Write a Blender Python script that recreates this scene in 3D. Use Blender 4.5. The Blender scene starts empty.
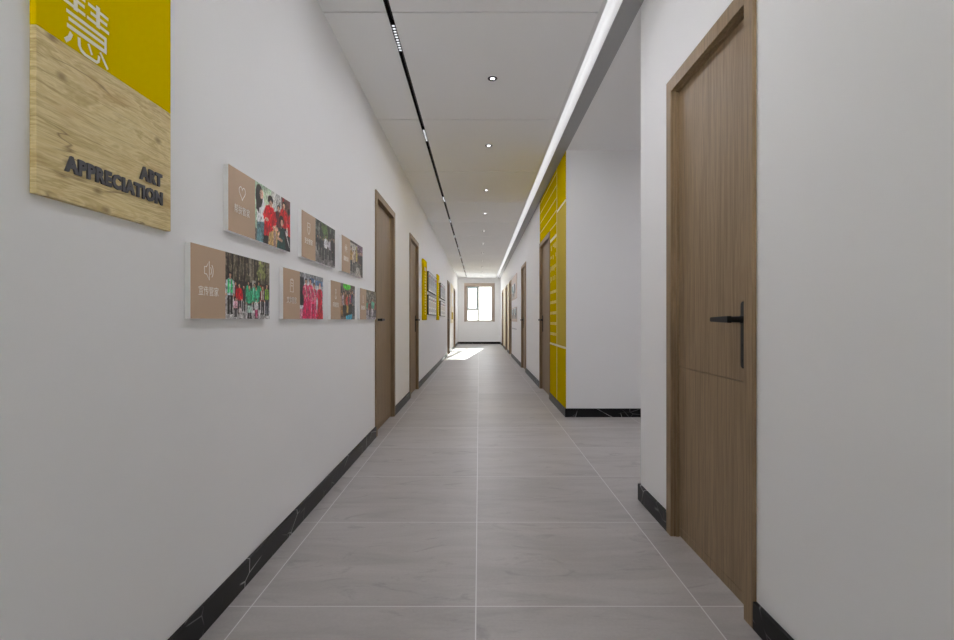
import bpy, bmesh, math, random
import numpy as np
from mathutils import Vector, Matrix

random.seed(7)
scene = bpy.context.scene
COL = scene.collection
R = math.radians

# ------------------------------------------------------------------ sizes (metres)
EYE = 1.02            # camera height
XL = -0.9065          # left wall face
XR = 0.917            # right wall face
YB = -3.0             # back of the corridor, behind the camera
YE = 23.05            # far wall
HC = 2.81             # ceiling
A0, A1 = 3.06, 5.68   # side lobby opening in the right wall
DH = 2.157            # door height with frame

# ------------------------------------------------------------------ small helpers
def srgb(r, g, b):
    def f(c):
        c = c / 255.0
        return c / 12.92 if c <= 0.04045 else ((c + 0.055) / 1.055) ** 2.4
    return (f(r), f(g), f(b), 1.0)

def new_mat(name):
    m = bpy.data.materials.new(name)
    m.use_nodes = True
    nt = m.node_tree
    return m, nt, nt.nodes['Principled BSDF']

def flat(name, rgb, rough=0.5, spec=0.5, metal=0.0):
    m, nt, p = new_mat(name)
    p.inputs['Base Color'].default_value = srgb(*rgb)
    p.inputs['Roughness'].default_value = rough
    p.inputs['Specular IOR Level'].default_value = spec
    p.inputs['Metallic'].default_value = metal
    return m

def emit(name, rgb, strength):
    m = bpy.data.materials.new(name)
    m.use_nodes = True
    nt = m.node_tree
    nt.nodes.clear()
    e = nt.nodes.new('ShaderNodeEmission')
    e.inputs[0].default_value = srgb(*rgb)
    e.inputs[1].default_value = strength
    o = nt.nodes.new('ShaderNodeOutputMaterial')
    nt.links.new(e.outputs[0], o.inputs[0])
    return m

class G:
    """node graph shorthand"""
    def __init__(s, nt): s.nt = nt
    def n(s, t, **kw):
        x = s.nt.nodes.new(t)
        for k, v in kw.items(): setattr(x, k, v)
        return x
    def l(s, a, b): s.nt.links.new(a, b)
    def math(s, op, a, b=None):
        x = s.n('ShaderNodeMath', operation=op)
        for i, v in enumerate((a, b)):
            if v is None: continue
            if isinstance(v, (int, float)): x.inputs[i].default_value = v
            else: s.l(v, x.inputs[i])
        return x.outputs[0]
    def ramp(s, fac, stops):
        x = s.n('ShaderNodeValToRGB')
        el = x.color_ramp.elements
        el[0].position, el[0].color = stops[0]
        el[1].position, el[1].color = stops[-1]
        for p, c in stops[1:-1]:
            e = el.new(p); e.color = c
        s.l(fac, x.inputs[0])
        return x.outputs[0]
    def mix(s, fac, a, b, mode='MIX'):
        x = s.n('ShaderNodeMix', data_type='RGBA', blend_type=mode)
        for sock, v in ((x.inputs[0], fac), (x.inputs[6], a), (x.inputs[7], b)):
            if isinstance(v, (int, float)): sock.default_value = v
            elif isinstance(v, tuple): sock.default_value = v
            else: s.l(v, sock)
        return x.outputs[2]
    def coords(s, scale=(1, 1, 1), loc=(0, 0, 0), kind='Object'):
        tc = s.n('ShaderNodeTexCoord')
        mp = s.n('ShaderNodeMapping')
        mp.inputs['Scale'].default_value = scale
        mp.inputs['Location'].default_value = loc
        s.l(tc.outputs[kind], mp.inputs[0])
        return mp.outputs[0]
    def noise(s, vec, scale=1.0, detail=4.0, rough=0.5, dist=0.0):
        x = s.n('ShaderNodeTexNoise')
        x.inputs['Scale'].default_value = scale
        x.inputs['Detail'].default_value = detail
        x.inputs['Roughness'].default_value = rough
        x.inputs['Distortion'].default_value = dist
        s.l(vec, x.inputs['Vector'])
        return x.outputs['Fac']
    def bump(s, h, strength, dist, p):
        b = s.n('ShaderNodeBump')
        b.inputs['Strength'].default_value = strength
        b.inputs['Distance'].default_value = dist
        s.l(h, b.inputs['Height'])
        s.l(b.outputs[0], p.inputs['Normal'])

# ------------------------------------------------------------------ materials
def mat_paint(name, rgb, rough=0.6):
    m, nt, p = new_mat(name)
    g = G(nt)
    c = g.coords()
    n = g.noise(c, 260.0, 3.0)
    big = g.noise(c, 1.3, 2.0)
    a = srgb(*rgb); b = tuple(x * 0.985 for x in a[:3]) + (1.0,)
    g.l(g.mix(big, b, a), p.inputs['Base Color'])
    p.inputs['Roughness'].default_value = rough
    p.inputs['Specular IOR Level'].default_value = 0.3
    g.bump(n, 0.04, 0.002, p)
    return m

M = {}
M['wall'] = mat_paint('white_wall_paint', (246, 246, 246))
M['ceiling'] = mat_paint('white_ceiling_paint', (251, 251, 251), 0.7)
M['cove'] = mat_paint('bright_cove_paint', (240, 240, 240), 0.6)
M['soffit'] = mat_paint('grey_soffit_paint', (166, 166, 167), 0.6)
M['groove'] = flat('dark_groove', (70, 70, 70), 0.8)

def mat_tile():
    m, nt, p = new_mat('grey_stone_floor_tile')
    g = G(nt)
    tc = g.n('ShaderNodeTexCoord')
    sep = g.n('ShaderNodeSeparateXYZ')
    g.l(tc.outputs['Object'], sep.inputs[0])
    ux = g.math('DIVIDE', g.math('ADD', sep.outputs[0], 0.011 + 80.0), 0.8)
    uy = g.math('DIVIDE', g.math('ADD', sep.outputs[1], -1.924 + 80.0), 0.8)
    fx = g.math('FRACT', ux); fy = g.math('FRACT', uy)
    def edge(f):
        return g.math('MINIMUM', f, g.math('SUBTRACT', 1.0, f))
    e = g.math('MINIMUM', edge(fx), edge(fy))
    joint = g.math('LESS_THAN', e, 0.0026)
    cell = g.n('ShaderNodeCombineXYZ')
    g.l(g.math('FLOOR', ux), cell.inputs[0]); g.l(g.math('FLOOR', uy), cell.inputs[1])
    wn = g.n('ShaderNodeTexWhiteNoise', noise_dimensions='3D')
    g.l(cell.outputs[0], wn.inputs['Vector'])
    # every tile shows its own piece of the stone
    off = g.n('ShaderNodeVectorMath', operation='SCALE')
    g.l(wn.outputs['Color'], off.inputs[0]); off.inputs['Scale'].default_value = 37.0
    add = g.n('ShaderNodeVectorMath', operation='ADD')
    g.l(tc.outputs['Object'], add.inputs[0]); g.l(off.outputs[0], add.inputs[1])
    mp = g.n('ShaderNodeMapping'); mp.inputs['Scale'].default_value = (0.8, 3.6, 1.0)
    g.l(add.outputs[0], mp.inputs[0])
    streak = g.noise(mp.outputs[0], 1.6, 7.0, 0.6, 0.9)
    mp2 = g.n('ShaderNodeMapping'); mp2.inputs['Scale'].default_value = (1.0, 2.2, 1.0)
    g.l(add.outputs[0], mp2.inputs[0])
    wisp = g.noise(mp2.outputs[0], 2.3, 8.0, 0.65, 2.2)
    fine = g.noise(add.outputs[0], 90.0, 3.0)
    base = g.ramp(streak, [(0.28, srgb(161, 156, 154)), (0.5, srgb(176, 171, 169)), (0.72, srgb(185, 181, 179))])
    dark = g.ramp(wisp, [(0.58, (0, 0, 0, 1)), (0.70, (0.5, 0.5, 0.5, 1))])
    base = g.mix(dark, base, srgb(132, 128, 127))
    tone = g.math('ADD', g.math('MULTIPLY', wn.outputs['Value'], 0.10), 0.93)
    tn = g.n('ShaderNodeCombineColor')
    for i in range(3): g.l(tone, tn.inputs[i])
    base = g.mix(1.0, base, tn.outputs[0], 'MULTIPLY')
    fr = g.ramp(fine, [(0.3, (0.94, 0.94, 0.94, 1)), (0.7, (1, 1, 1, 1))])
    base = g.mix(1.0, base, fr, 'MULTIPLY')
    base = g.mix(joint, base, srgb(216, 215, 215))
    g.l(base, p.inputs['Base Color'])
    rr = g.math('ADD', g.math('MULTIPLY', streak, 0.16), 0.34)
    g.l(rr, p.inputs['Roughness'])
    p.inputs['Specular IOR Level'].default_value = 0.36
    return m
M['tile'] = mat_tile()

def mat_marble():
    m, nt, p = new_mat('black_marble_with_white_veins')
    g = G(nt)
    v = g.n('ShaderNodeTexVoronoi', feature='DISTANCE_TO_EDGE')
    v.inputs['Scale'].default_value = 3.2
    tilt = g.n('ShaderNodeMapping'); tilt.inputs['Rotation'].default_value = (0.6, 0.5, 0.2); tilt.inputs['Scale'].default_value = (0.9, 0.9, 1.5)
    g.l(g.coords(), tilt.inputs[0]); g.l(tilt.outputs[0], v.inputs['Vector'])
    gate = g.noise(g.coords((1, 1, 1), (3.3, 7.1, 0)), 4.2, 1.0)
    gm = g.ramp(gate, [(0.50, (0, 0, 0, 1)), (0.60, (1, 1, 1, 1))])
    vein = g.ramp(v.outputs['Distance'], [(0.0, (1, 1, 1, 1)), (0.011, (0, 0, 0, 1))])
    v2 = g.n('ShaderNodeTexVoronoi', feature='DISTANCE_TO_EDGE'); v2.inputs['Scale'].default_value = 7.5
    g.l(tilt.outputs[0], v2.inputs['Vector'])
    gate2 = g.noise(g.coords((1, 1, 1), (8.3, 1.1, 0)), 6.0, 1.0)
    gm2 = g.ramp(gate2, [(0.54, (0, 0, 0, 1)), (0.66, (0.4, 0.4, 0.4, 1))])
    fine = g.ramp(v2.outputs['Distance'], [(0.0, (1, 1, 1, 1)), (0.02, (0, 0, 0, 1))])
    f = g.mix(1.0, g.mix(1.0, vein, gm, 'MULTIPLY'), g.mix(1.0, fine, gm2, 'MULTIPLY'), 'ADD')
    g.l(g.mix(f, srgb(15, 15, 16), srgb(205, 205, 205)), p.inputs['Base Color'])
    p.inputs['Roughness'].default_value = 0.38
    p.inputs['Specular IOR Level'].default_value = 0.22
    return m
M['marble'] = mat_marble()

def mat_oak(name, dark, mid, light, axis='Z', rough=0.5):
    m, nt, p = new_mat(name)
    g = G(nt)
    sc = {'Z': (9.0, 9.0, 0.7), 'Y': (9.0, 0.7, 9.0)}[axis]
    c = g.coords(sc)
    n1 = g.noise(c, 1.6, 5.0, 0.6, 0.8)
    sc2 = tuple(x * 6 if x > 1 else x * 2.2 for x in sc)
    n2 = g.noise(g.coords(sc2, (1.7, 0.4, 2.2)), 1.8, 4.0, 0.6, 0.2)
    rings = g.math('PINGPONG', g.math('MULTIPLY', n1, 7.0), 1.0)
    base = g.ramp(rings, [(0.0, srgb(*mid)), (0.65, srgb(*light)), (1.0, srgb(*mid))])
    pores = g.ramp(n2, [(0.36, (1, 1, 1, 1)), (0.56, (0, 0, 0, 1))])
    pf = g.math('MULTIPLY', pores, 0.75)
    g.l(g.mix(pf, base, srgb(*dark)), p.inputs['Base Color'])
    p.inputs['Roughness'].default_value = rough
    p.inputs['Specular IOR Level'].default_value = 0.3
    g.bump(n2, 0.08, 0.002, p)
    return m
M['oak'] = mat_oak('brown_oak_veneer', (116, 97, 72), (137, 115, 88), (147, 124, 96))

def mat_sign_wood():
    m, nt, p = new_mat('pale_knotty_wood')
    g = G(nt)
    c = g.coords((2.6, 19.0, 3.0))
    n1 = g.noise(c, 1.0, 5.0, 0.6, 0.6)
    rings = g.math('PINGPONG', g.math('MULTIPLY', n1, 11.0), 1.0)
    base = g.ramp(rings, [(0.0, srgb(192, 170, 118)), (0.55, srgb(223, 205, 156)), (1.0, srgb(210, 189, 136))])
    n2 = g.noise(g.coords((5.0, 110.0, 4.0)), 2.0, 4.0, 0.6, 0.4)
    pores = g.ramp(n2, [(0.32, (0.6, 0.6, 0.6, 1)), (0.5, (0, 0, 0, 1))])
    base = g.mix(pores, base, srgb(168, 140, 95))
    n3 = g.noise(g.coords((2.6, 9.0, 2.0), (4, 1, 2)), 1.5, 3.0)
    warm = g.ramp(n3, [(0.55, (0, 0, 0, 1)), (0.75, (0.55, 0.55, 0.55, 1))])
    base = g.mix(warm, base, srgb(178, 138, 84))
    # knots
    v = g.n('ShaderNodeTexVoronoi', voronoi_dimensions='2D'); v.inputs['Scale'].default_value = 4.2
    g.l(g.coords((1.0, 1.9, 1.0), (0.3, 0.1, 0.2)), v.inputs['Vector'])
    kn = g.ramp(v.outputs['Distance'], [(0.02, (0.75, 0.75, 0.75, 1)), (0.09, (0, 0, 0, 1))])
    base = g.mix(kn, base, srgb(126, 98, 62))
    # dark cracks along the grain
    n4 = g.noise(g.coords((1.7, 9.0, 1.0), (6.1, 3.3, 0)), 1.3, 3.0, 0.5, 0.3)
    cr = g.ramp(g.math('ABSOLUTE', g.math('SUBTRACT', n4, 0.5)), [(0.0, (0.75, 0.75, 0.75, 1)), (0.014, (0, 0, 0, 1))])
    cg = g.ramp(g.noise(g.coords((3.0, 6.0, 1.0), (1.1, 8.3, 0)), 1.6, 2.0), [(0.48, (0, 0, 0, 1)), (0.58, (1, 1, 1, 1))])
    base = g.mix(g.mix(1.0, cr, cg, 'MULTIPLY'), base, srgb(112, 84, 52))
    # seams between the planks
    sx = g.n('ShaderNodeSeparateXYZ'); g.l(g.coords(), sx.inputs[0])
    fr = g.math('FRACT', g.math('DIVIDE', g.math('ADD', sx.outputs[1], 0.04), 0.098))
    seam = g.math('MULTIPLY', g.math('LESS_THAN', fr, 0.010), 0.4)
    base = g.mix(seam, base, srgb(120, 96, 62))
    g.l(base, p.inputs['Base Color'])
    p.inputs['Roughness'].default_value = 0.55
    p.inputs['Specular IOR Level'].default_value = 0.25
    return m
M['sign_wood'] = mat_sign_wood()

M['yellow'] = flat('yellow_lacquer', (198, 172, 0), 0.6, 0.0)
M['pale_yellow'] = flat('pale_mustard_board', (196, 174, 78), 0.6, 0.0)
M['pale_line'] = flat('cream_inlay_line', (232, 226, 190), 0.5, 0.3)
M['soft_line'] = flat('soft_yellow_print', (232, 216, 130), 0.5, 0.3)
M['tan'] = flat('tan_print', (190, 163, 138), 0.5, 0.3)
M['white_print'] = flat('white_print', (248, 247, 244), 0.5, 0.3)
M['white_char'] = flat('white_vinyl', (236, 233, 226), 0.5, 0.3)
M['acrylic'] = flat('white_acrylic', (252, 252, 252), 0.3, 0.5)
M['letter'] = flat('charcoal_letter', (74, 73, 78), 0.5, 0.4)
M['black_metal'] = flat('black_metal', (18, 19, 20), 0.45, 0.3)
M['black_matte'] = flat('black_matte', (16, 16, 16), 0.8, 0.08)
M['steel'] = flat('brushed_steel', (190, 190, 188), 0.3, 0.5, 0.9)
M['rim'] = flat('dark_grey_rim', (62, 62, 62), 0.5, 0.4)
M['taupe'] = flat('taupe_window_casing', (168, 152, 139), 0.5, 0.3)
M['alu'] = flat('blue_grey_aluminium', (150, 172, 180), 0.4, 0.4)
M['alu_pale'] = flat('pale_window_profile', (222, 220, 214), 0.45, 0.4)
M['sill'] = flat('white_stone_sill', (226, 222, 216), 0.35, 0.4)
M['cream'] = flat('cream_wall_board', (240, 230, 200), 0.5, 0.3)
M['poster_tan'] = flat('pinkish_tan_print', (206, 186, 174), 0.5, 0.3)
M['grey_text'] = flat('grey_print', (176, 176, 178), 0.5, 0.3)

M['lens'] = emit('downlight_lens_glow', (248, 248, 255), 3000.0)
M['spot_cell'] = emit('grille_cell_glow', (250, 252, 255), 1.0)
M['led'] = emit('cove_led_glow', (253, 253, 255), 5.6)

def mat_glass():
    m = bpy.data.materials.new('clear_window_glass')
    m.use_nodes = True
    nt = m.node_tree; nt.nodes.clear()
    g = G(nt)
    t = g.n('ShaderNodeBsdfTransparent'); t.inputs[0].default_value = (0.96, 0.985, 0.98, 1)
    gl = g.n('ShaderNodeBsdfGlossy'); gl.inputs['Roughness'].default_value = 0.02
    fr = g.n('ShaderNodeFresnel'); fr.inputs[0].default_value = 1.45
    mx = g.n('ShaderNodeMixShader')
    g.l(fr.outputs[0], mx.inputs[0]); g.l(t.outputs[0], mx.inputs[1]); g.l(gl.outputs[0], mx.inputs[2])
    o = g.n('ShaderNodeOutputMaterial'); g.l(mx.outputs[0], o.inputs[0])
    return m
M['glass'] = mat_glass()

def mat_picture():
    m, nt, p = new_mat('printed_photograph')
    a = nt.nodes.new('ShaderNodeVertexColor'); a.layer_name = 'print'
    nt.links.new(a.outputs['Color'], p.inputs['Base Color'])
    p.inputs['Roughness'].default_value = 0.45
    p.inputs['Specular IOR Level'].default_value = 0.3
    return m
M['picture'] = mat_picture()

# ------------------------------------------------------------------ mesh building
class MB:
    def __init__(s): s.v = []; s.f = []; s.mi = []; s.sm = []
    def face_box(s, x0, x1, y0, y1, z0, z1, mi=0):
        if x0 > x1: x0, x1 = x1, x0
        if y0 > y1: y0, y1 = y1, y0
        if z0 > z1: z0, z1 = z1, z0
        b = len(s.v)
        s.v += [(x0,y0,z0),(x1,y0,z0),(x1,y1,z0),(x0,y1,z0),(x0,y0,z1),(x1,y0,z1),(x1,y1,z1),(x0,y1,z1)]
        for q in ((3,2,1,0),(4,5,6,7),(0,1,5,4),(1,2,6,5),(2,3,7,6),(3,0,4,7)):
            s.f.append(tuple(b+i for i in q)); s.mi.append(mi); s.sm.append(False)
        return s
    box = face_box
    def prism(s, pts, axis, a, b, mi=0):
        """polygon pts (2D) extruded along axis; pts are the two other coordinates in x,y,z order"""
        def P(p, t):
            if axis == 'X': return (t, p[0], p[1])
            if axis == 'Y': return (p[0], t, p[1])
            return (p[0], p[1], t)
        n = len(pts); k = len(s.v)
        s.v += [P(p, a) for p in pts] + [P(p, b) for p in pts]
        s.f.append(tuple(range(k, k+n))); s.f.append(tuple(range(k+2*n-1, k+n-1, -1)))
        s.mi += [mi, mi]; s.sm += [False, False]
        for i in range(n):
            j = (i+1) % n
            s.f.append((k+i, k+n+i, k+n+j, k+j)); s.mi.append(mi); s.sm.append(False)
        return s
    def tube(s, pts, rads, seg=12, mi=0):
        """tapered round bar through pts"""
        pts = [Vector(p) for p in pts]
        k = len(s.v)
        for i, p in enumerate(pts):
            d = (pts[min(i+1, len(pts)-1)] - pts[max(i-1, 0)]).normalized()
            u = d.orthogonal().normalized() if i == 0 else (u - d*u.dot(d)).normalized()
            w = d.cross(u)
            for j in range(seg):
                t = 2*math.pi*j/seg
                s.v.append(tuple(p + (u*math.cos(t) + w*math.sin(t))*rads[i]))
        for i in range(len(pts)-1):
            for j in range(seg):
                a = k+i*seg+j; b = k+i*seg+(j+1)%seg
                s.f.append((a, b, b+seg, a+seg)); s.mi.append(mi); s.sm.append(True)
        s.f.append(tuple(k+j for j in range(seg-1, -1, -1))); s.mi.append(mi); s.sm.append(False)
        e = k+(len(pts)-1)*seg
        s.f.append(tuple(e+j for j in range(seg))); s.mi.append(mi); s.sm.append(False)
        return s
    def lathe(s, prof, seg=32, mi=0):
        """profile of (radius, z) turned about z, closed into a ring"""
        k = len(s.v); n = len(prof)
        for j in range(seg):
            t = 2*math.pi*j/seg
            for r, z in prof: s.v.append((r*math.cos(t), r*math.sin(t), z))
        for j in range(seg):
            for i in range(n):
                a = k+j*n+i; b = k+j*n+(i+1)%n; c = k+((j+1)%seg)*n+(i+1)%n; d = k+((j+1)%seg)*n+i
                s.f.append((a, b, c, d)); s.mi.append(mi); s.sm.append(True)
        return s
    def build(s, name, mats, parent=None, loc=(0, 0, 0), bevel=0.0):
        me = bpy.data.meshes.new(name)
        me.from_pydata(s.v, [], s.f)
        if not isinstance(mats, (list, tuple)): mats = [mats]
        for m in mats: me.materials.append(m)
        for p, i, sm in zip(me.polygons, s.mi, s.sm): p.material_index = i; p.use_smooth = sm
        bm = bmesh.new(); bm.from_mesh(me)
        bmesh.ops.recalc_face_normals(bm, faces=bm.faces)
        bm.to_mesh(me); bm.free()
        o = bpy.data.objects.new(name, me)
        COL.objects.link(o)
        o.location = loc
        if parent: o.parent = parent
        if bevel:
            b = o.modifiers.new('bevel', 'BEVEL'); b.width = bevel; b.segments = 2
            b.limit_method = 'ANGLE'; b.angle_limit = R(50)
        return o

def empty(name, loc=(0, 0, 0), rot=(0, 0, 0)):
    o = bpy.data.objects.new(name, None); COL.objects.link(o)
    o.location = loc; o.rotation_euler = rot; o.empty_display_size = 0.1
    return o

def tag(o, label, cat, group=None):
    o['label'] = label; o['category'] = cat
    if group: o['group'] = group
    return o

def struct(o, label=None):
    o['kind'] = 'structure'
    if label: o['label'] = label
    return o

def copy_tree(o, parent=None):
    c = o.copy(); COL.objects.link(c)
    if parent: c.parent = parent
    for ch in list(o.children): copy_tree(ch, c)
    return c

ROT_L = (R(90), 0, R(90))     # local x -> +Y, y -> +Z, z -> +X : face of the left wall
ROT_R = (R(90), 0, R(-90))    # local x -> -Y, y -> +Z, z -> -X : face of the right wall

def text_mesh(name, body, size, depth, mat, parent, loc, bold=0.0, align='LEFT', width=None, spacing=1.0):
    cu = bpy.data.curves.new(name, 'FONT')
    cu.body = body; cu.size = size; cu.extrude = depth; cu.offset = bold
    cu.align_x = align; cu.resolution_u = 3; cu.space_character = spacing
    t = bpy.data.objects.new(name + '_source', cu); COL.objects.link(t)
    bpy.context.view_layer.update()
    dg = bpy.context.evaluated_depsgraph_get()
    me = bpy.data.meshes.new_from_object(t.evaluated_get(dg))
    bpy.data.objects.remove(t); bpy.data.curves.remove(cu)
    me.name = name
    me.materials.clear(); me.materials.append(mat)
    xs = [v.co.x for v in me.vertices]
    if width and xs:
        k = width / (max(xs) - min(xs))
        for v in me.vertices: v.co.x *= k
    o = bpy.data.objects.new(name, me); COL.objects.link(o)
    o.parent = parent; o.location = loc
    return o

def strokes(name, lines, w, mat, parent, loc=(0, 0, 0), depth=0.001):
    """flat strokes of given width in local xy, lines = list of (points, width or None)"""
    mb = MB()
    for k, (pts, ww) in enumerate(lines):
        h = (ww or w) / 2
        P = [Vector(p) for p in pts]
        closed = (P[0] - P[-1]).length < 1e-6 and len(P) > 2
        Lp, Rp = [], []
        for i, p in enumerate(P):
            a = P[i-1] if i > 0 else (P[-2] if closed else p)
            b = P[i+1] if i < len(P)-1 else (P[1] if closed else p)
            d = (b - a).normalized(); nrm = Vector((-d.y, d.x))
            Lp.append(p + nrm*h); Rp.append(p - nrm*h)
        z = depth + k*0.00002
        for i in range(len(P)-1):
            q = [Lp[i], Rp[i], Rp[i+1], Lp[i+1]]
            mb.prism([(v.x, v.y) for v in q], 'Z', 0.0, z)
    return mb.build(name, mat, parent, loc)

# ------------------------------------------------------------------ room shell
WT = 0.16
# floor
fl = MB().box(XL-WT, XR+0.14, YB-0.2, YE+0.3, -0.1, 0).box(XR+0.14, 4.2, A0-0.14, A1+0.14, -0.1, 0).build('floor', M['tile'])
struct(fl)

def wall_along(name, x0, x1, y0, y1, z1, holes):
    mb = MB(); y = y0
    for h0, h1, hz in holes:
        mb.box(x0, x1, y, h0, 0, z1); mb.box(x0, x1, h0, h1, hz, z1); y = h1
    mb.box(x0, x1, y, y1, 0, z1)
    return struct(mb.build(name, M['wall']))

LEFT_DOORS = [(4.70, 5.76), (7.03, 8.01), (15.40, 16.45), (19.30, 20.40)]
RIGHT_NEAR = [(1.783, 2.605)]
RIGHT_DOORS = [(6.93, 8.09), (10.50, 11.60), (15.20, 16.25), (17.30, 18.45), (20.20, 21.35)]
FB = 0.06   # frame face width
def holes(ds): return [(a+FB-0.02, b-FB+0.02, DH-FB+0.02) for a, b in ds]
ZT = 3.16
wall_along('wall_left', XL-WT, XL, YB, YE, ZT, holes(LEFT_DOORS))
wall_along('wall_right_near', XR, XR+0.14, YB, A0, ZT, holes(RIGHT_NEAR))
wall_along('wall_right_far', XR, XR+0.14, A1, YE, ZT, holes(RIGHT_DOORS))
BX0, BX1, BZ0, BZ1 = -0.42, 0.42, 0.50, 2.05
wb = MB()
wb.box(XL-WT, BX0, YB-0.16, YB, 0, ZT).box(BX1, XR+0.14, YB-0.16, YB, 0, ZT)
wb.box(BX0, BX1, YB-0.16, YB, 0, BZ0).box(BX0, BX1, YB-0.16, YB, BZ1, ZT)
struct(wb.build('wall_back', M['wall']))
# far wall with the window opening
WX0, WX1, WZ0, WZ1 = -0.53, 0.575, 0.965, 2.475
we = MB()
we.box(XL-WT, WX0, YE, YE+0.24, 0, ZT).box(WX1, XR+0.14, YE, YE+0.24, 0, ZT)
we.box(WX0, WX1, YE, YE+0.24, 0, WZ0).box(WX0, WX1, YE, YE+0.24, WZ1, ZT)
struct(we.build('wall_end', M['wall']))
# side lobby
LX = 4.0
struct(MB().box(XR+0.14, LX+0.14, A1, A1+0.14, 0, ZT).build('wall_lobby_back', M['wall']))
struct(MB().box(XR+0.14, LX+0.14, A0-0.14, A0, 0, ZT).build('wall_lobby_front', M['wall']))
struct(MB().box(LX, LX+0.14, A0, A1, 0, ZT).build('wall_lobby_side', M['wall']))

# ceiling boards with shadow joints and a slot for the light track
TX0, TX1 = -0.537, -0.507
CX1 = 0.694
jy = [3.143 + 1.685*k for k in range(-3, 12)]
cb = MB()
edges = [YB] + [y for y in jy if y > YB + 0.1] + [YE]
for a, b in zip(edges[:-1], edges[1:]):
    for x0, x1 in ((XL, TX0), (TX1, CX1)):
        cb.box(x0, x1, a + 0.008, b - 0.008, HC, HC+0.018, 0)
cb.box(XL, TX0, YB, YE, HC+0.0185, HC+0.04, 1).box(TX1, CX1, YB, YE, HC+0.0185, HC+0.04, 1)
struct(cb.build('ceiling', [M['ceiling'], M['groove']]))
struct(MB().box(XL-WT, 0.56, YB, YE, HC+0.10, HC+0.14).build('ceiling_upper', M['ceiling']))
struct(MB().box(XR+0.002, LX+0.14, A0, A1, HC-0.005, HC+0.04).build('ceiling_lobby', M['ceiling']))
# cove: recess, white upstand lit from the hidden strip, grey soffit band
CV0, CV1 = 0.719, 0.803
cove = MB().box(0.54, 0.56, YB, YE, HC+0.04, HC+0.30).box(0.54, XR, YB, YE, HC+0.30, HC+0.32)
cove.prism([(CV1, HC-0.004), (CV1+0.02, HC-0.004), (CV1+0.02, HC+0.30), (CV1-0.06, HC+0.30), (CV1-0.018, HC+0.24), (CV1-0.003, HC+0.12)], 'Y', YB, YE)
struct(cove.build('trim_1', M['cove']))
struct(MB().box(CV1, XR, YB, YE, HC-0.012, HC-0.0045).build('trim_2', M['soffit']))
lip = MB().box(CX1, CV0+0.012, YB, YE, HC+0.024, HC+0.034).box(CX1, CX1+0.004, YB, YE, HC, HC+0.024)
struct(lip.build('trim_3', M['cove']))
led = MB().box(CX1-0.012, CX1+0.012, YB+0.2, YE-0.05, HC+0.042, HC+0.052)
led = led.build('led_strip', M['led'])
tag(led, 'hidden white light strip running along the ceiling cove above the right wall', 'light strip')

# baseboards
BH, BT = 0.09, 0.0135
def gaps(y0, y1, ds):
    out = []; y = y0
    for a, b in ds: out.append((y, a)); y = b
    out.append((y, y1)); return out
bb = MB()
for a, b in gaps(YB, YE, LEFT_DOORS): bb.box(XL, XL+BT, a, b, 0, BH)
struct(bb.build('baseboard_left', M['marble']))
bb = MB()
for a, b in gaps(YB, A0+BT, RIGHT_NEAR): bb.box(XR-BT, XR, a, b, 0, BH)
bb.box(XR, LX, A0, A0+BT, 0, BH)
struct(bb.build('baseboard_right_near', M['marble']))
bb = MB()
for a, b in gaps(A1-BT, YE, RIGHT_DOORS): bb.box(XR-BT, XR, a, b, 0, BH)
bb.box(XR, LX, A1-BT, A1, 0, BH)
struct(bb.build('baseboard_right_far', M['marble']))
struct(MB().box(XL+BT, XR-BT, YE-BT, YE, 0, BH).build('baseboard_end', M['marble']))
struct(MB().box(LX-BT, LX, A0+BT, A1-BT, 0, BH).build('baseboard_lobby', M['marble']))

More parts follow.
